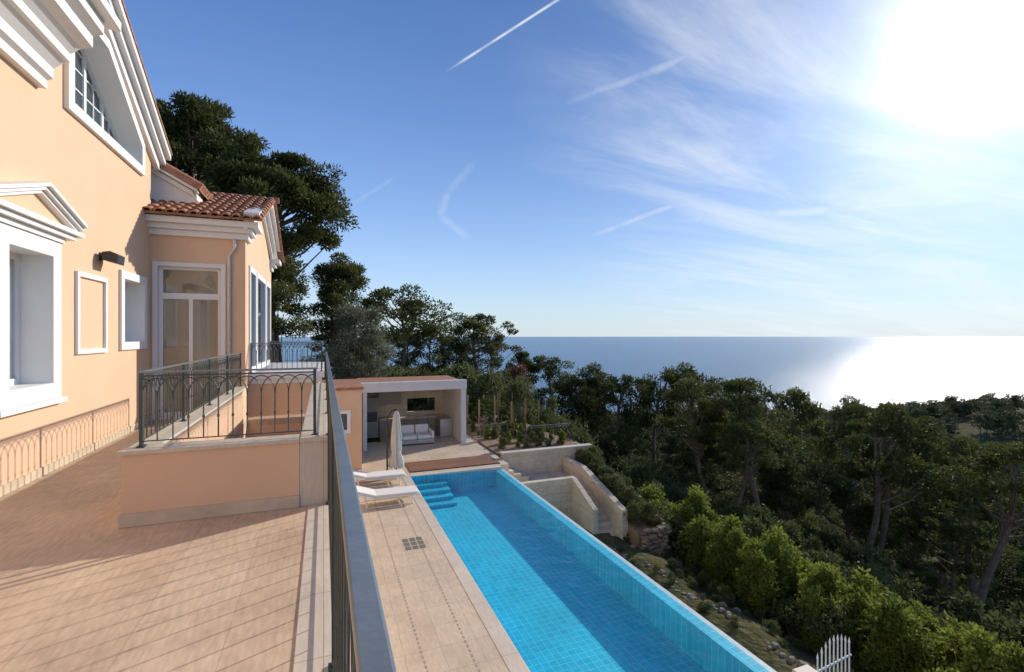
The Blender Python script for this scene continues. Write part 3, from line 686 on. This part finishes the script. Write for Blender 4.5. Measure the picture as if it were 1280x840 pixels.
for i in range(100):
    x=R.uniform(2,22); y=R.uniform(29,46)
    put('shrub',SM[R.randrange(3)],x,y,None,R.uniform(1.0,2.2),R.uniform(0,6.28),ug)
hd=empty('hedge')
y=-1
while y<16.5:
    for k in range(3):
        if R.random()<(.0,.08,.3)[k]: continue
        s=R.uniform(.7,1.1); mm_=HM[R.randrange(5)] if R.random()<.85 else SM[R.randrange(3)]
        put('hedge_plant',mm_,11.8+k*.75+R.uniform(-.35,.35),y+R.uniform(-.3,.3),None,s,R.uniform(0,6.28),hd,sz=s*R.uniform(.7,1.2))
    y+=.55
gc_=empty('ground_cover')
for i in range(190):
    t=R.random(); y=R.uniform(0,15); x=R.uniform(9.9,12.2) if R.random()<.75 else R.uniform(7.2,9.4)
    s=R.uniform(.08,.26); put('tuft',SM[R.randrange(3)],x,y,H(x,y)-.04,s,R.uniform(0,6),gc_,sz=s*R.uniform(.6,1.3))
bp_=empty('bed_plants')
for i in range(46):
    y=R.uniform(13.9,18.6); x=R.uniform(10.15,10.95); put('plant',SM[R.randrange(3)],x,y,-5.5-(18.8-y)*.245,R.uniform(.2,.5),R.uniform(0,6),bp_)
kp=empty('kitchen_garden_plants')
for i in range(60):
    x=R.uniform(7.3,10.8); y=R.choice([20.2,21.2,22.4,23.4,24.4])+R.uniform(-.12,.12)
    put('plant',(SM+HM)[R.randrange(8)],x,y,-5.07,R.uniform(.12,.3),R.uniform(0,6),kp)
# small fan palm by the pavilion
def palm(x,y,z,h):
    V=[];F=[]; r=random.Random(4); tube(V,F,[(0,0,0),(.03,0,h*.5),(0,.02,h)],[.12,.10,.08],8); nb=len(F)
    for i in range(26):
        an=i*2.4; el=r.uniform(-.3,1.2); ln=r.uniform(.6,.9); d=Vector((math.cos(an)*math.cos(el),math.sin(an)*math.cos(el),math.sin(el)))
        s=d.cross(Vector((0,0,1))).normalized(); hub=Vector((0,0,h))+d*ln*.5
        for k in range(-5,6):
            dd=(d*math.cos(k*.16)+s*math.sin(k*.16)).normalized(); tip=hub+dd*ln*.62+Vector((0,0,-.12)); b=len(V); w=s*.018
            V+= [tuple(hub-w),tuple(hub+w),tuple((hub+tip)/2+w*1.2+Vector((0,0,.03))),tuple(tip),tuple((hub+tip)/2-w*1.2+Vector((0,0,.03)))]
            F.append((b,b+1,b+2,b+3,b+4))
        tube(V,F,[(0,0,h),tuple(hub)],.008,4)
    o=mesh('fan_palm',V,F,[BARK,HEDGE],None,[0]*nb+[1]*(len(F)-nb)); o.location=(x,y,z)
palm(8.0,24.3,-5.1,1.1)
gp=empty('garden_shrubs')
for x,y,s in [(6.9,26.4,1.1),(7.6,27.5,1.3),(9.5,27.5,1.4),(10.8,26,1.2),(11.5,24,1),(8.4,28.5,1.3),(11.6,20.5,.6),(12.2,22,1.2),(13,20,1.1),(13.3,24.5,1.5),(6,28,1.3),(4,28.5,1.3),(12.4,18.2,.9),(13.2,17.2,1.0)]:
    put('shrub',SM[R.randrange(3)],x,y,None,s,R.uniform(0,6),gp,sz=s*1.3)
# ------------------------------------------------------------------ sun, sky, camera
SD=Vector((1.28,.572,.617)).normalized()
elev=math.asin(SD.z); azim=math.atan2(SD.x,SD.y)
sl=bpy.data.lights.new('sun','SUN'); sl.energy=4.4; sl.angle=math.radians(.9); sl.color=(1,.93,.82)
so=bpy.data.objects.new('sun',sl); so.rotation_euler=SD.to_track_quat('Z','Y').to_euler(); COL.objects.link(so)
w=bpy.data.worlds.new('World'); sc.world=w; w.use_nodes=True; nt=w.node_tree; bg=nt.nodes['Background']
sky=N(nt,'ShaderNodeTexSky'); sky.sky_type='NISHITA'; sky.sun_disc=False; sky.sun_elevation=elev; sky.sun_rotation=azim
sky.altitude=100; sky.air_density=1.0; sky.dust_density=.2; sky.ozone_density=2.0
tc=N(nt,'ShaderNodeTexCoord'); D=N(nt,'ShaderNodeVectorMath',operation='NORMALIZE'); L(nt,tc.outputs['Generated'],D.inputs[0]); D=D.outputs[0]
def dot(v):
    n=N(nt,'ShaderNodeVectorMath',operation='DOT_PRODUCT'); L(nt,D,n.inputs[0]); n.inputs[1].default_value=v; return n.outputs['Value']
def M(op,a,b=None,clamp=False):
    n=N(nt,'ShaderNodeMath',operation=op); n.use_clamp=clamp
    for i,q in enumerate((a,b)):
        if q is None: continue
        if isinstance(q,(int,float)): n.inputs[i].default_value=q
        else: L(nt,q,n.inputs[i])
    return n.outputs[0]
def MR(v,a,b,c=0,d=1):
    n=N(nt,'ShaderNodeMapRange'); n.interpolation_type='SMOOTHSTEP'
    L(nt,v,n.inputs['Value'])
    for k,q in zip(('From Min','From Max','To Min','To Max'),(a,b,c,d)): n.inputs[k].default_value=q
    return n.outputs[0]
nz=N(nt,'ShaderNodeTexNoise'); nz.inputs['Scale'].default_value=26; nz.inputs['Detail'].default_value=6; L(nt,D,nz.inputs['Vector'])
nz2=N(nt,'ShaderNodeTexNoise'); nz2.inputs['Scale'].default_value=5; nz2.inputs['Detail'].default_value=3; L(nt,D,nz2.inputs['Vector'])
mask=None
def trail(A,B,wd,op,wob=.004):
    global mask
    A=Vector(A).normalized();B=Vector(B).normalized(); n=A.cross(B).normalized(); mid=(A+B).normalized(); half=mid.angle(A)
    d=dot(n)
    wv=M('MULTIPLY',M('SUBTRACT',nz2.outputs['Fac'],.5),wob*4); d=M('ABSOLUTE',M('ADD',d,wv))
    a=MR(d,0,wd,1,0)
    b=MR(dot(mid),math.cos(half*1.2),math.cos(half*.6))
    m=M('MULTIPLY',M('MULTIPLY',a,b),M('MULTIPLY',MR(nz.outputs['Fac'],.25,.65,.3,1),op))
    mask=m if mask is None else M('MAXIMUM',mask,m)
trail((.2517,.9754,.56),(.4703,.8875,.71),.0034,.9,0)
trail((.4814,.8854,.4867),(.9857,.6877,.70),.013,.32,.005)
trail((.4814,.8854,.4467),(.65,.81,.50),.010,.12,.004)
trail((.5279,.8671,.2133),(.6909,.8033,.275),.008,.34,.003)
trail((.7,.80,.240),(1.358,.5417,.2917),.012,.42,.003)
trail((.9,.72,.10),(1.3,.55,.13),.016,.25,.006)
trail((.2254,.9858,.25),(.2797,.9645,.205),.011,.24,.003)
trail((.2254,.9858,.25),(.2395,.978,.30),.013,.2,.003)
trail((.2395,.978,.30),(.29,.965,.36),.013,.13,.003)
trail((.0547,1.0527,.275),(.1431,1.018,.333),.006,.12,.003)
sep=N(nt,'ShaderNodeSeparateXYZ'); L(nt,D,sep.inputs[0])
zpos=M('MAXIMUM',sep.outputs[2],0)
dz=M('ADD',zpos,.12)
cx=M('DIVIDE',sep.outputs[0],dz); cy=M('DIVIDE',sep.outputs[1],dz)
cb=N(nt,'ShaderNodeCombineXYZ'); L(nt,cx,cb.inputs[0]); L(nt,cy,cb.inputs[1])
mp=N(nt,'ShaderNodeMapping'); mp.inputs['Rotation'].default_value=(0,0,.5); mp.inputs['Scale'].default_value=(.45,1.5,1); L(nt,cb.outputs[0],mp.inputs[0])
ci=N(nt,'ShaderNodeTexNoise'); ci.inputs['Scale'].default_value=1.3; ci.inputs['Detail'].default_value=9; ci.inputs['Roughness'].default_value=.6; ci.inputs['Distortion'].default_value=.6; L(nt,mp.outputs[0],ci.inputs['Vector'])
cim=MR(ci.outputs['Fac'],.38,.8)
sd=dot(tuple(SD))
cim=M('MULTIPLY',cim,MR(sd,.74,.98,.02,.8))
mask=M('MAXIMUM',mask,cim)
sdp=M('MAXIMUM',sd,0)
glow=M('ADD',M('MULTIPLY',M('POWER',sdp,450.0),16.0),M('ADD',M('MULTIPLY',M('POWER',sdp,80.0),3.6),M('MULTIPLY',M('POWER',sdp,14.0),1.15)))
tn=N(nt,'ShaderNodeVectorMath',operation='MULTIPLY'); L(nt,sky.outputs[0],tn.inputs[0]); tn.inputs[1].default_value=(.60,.88,1.28)
dim=N(nt,'ShaderNodeVectorMath',operation='SCALE'); L(nt,tn.outputs[0],dim.inputs[0]); L(nt,MR(sd,.2,1.0,1.12,.62),dim.inputs['Scale'])
hz=M('MULTIPLY',M('POWER',2.718,M('MULTIPLY',zpos,-5.6)),.9)
hm=N(nt,'ShaderNodeMix',data_type='RGBA'); L(nt,hz,hm.inputs[0]); L(nt,dim.outputs[0],hm.inputs[6]); hm.inputs[7].default_value=(4.9,5.5,6.0,1)
mixc=N(nt,'ShaderNodeMix',data_type='RGBA'); L(nt,mask,mixc.inputs[0]); L(nt,hm.outputs[2],mixc.inputs[6]); mixc.inputs[7].default_value=(6.3,6.6,7.0,1)
gc=N(nt,'ShaderNodeVectorMath',operation='SCALE'); gc.inputs[0].default_value=(1,.97,.92); L(nt,glow,gc.inputs['Scale'])
ad=N(nt,'ShaderNodeVectorMath',operation='ADD'); L(nt,mixc.outputs[2],ad.inputs[0]); L(nt,gc.outputs[0],ad.inputs[1])
L(nt,ad.outputs[0],bg.inputs['Color']); bg.inputs['Strength'].default_value=.14
cam=bpy.data.cameras.new('camera'); cam.lens=16.9; cam.sensor_width=36; cam.clip_end=200000; cam.clip_start=.02
co=bpy.data.objects.new('camera',cam); co.location=(0,0,0); co.rotation_euler=(math.radians(90),0,math.radians(-21.4)); COL.objects.link(co)
sc.camera=co
sc.view_settings.view_transform='Standard'; sc.view_settings.look='None'; sc.view_settings.exposure=0
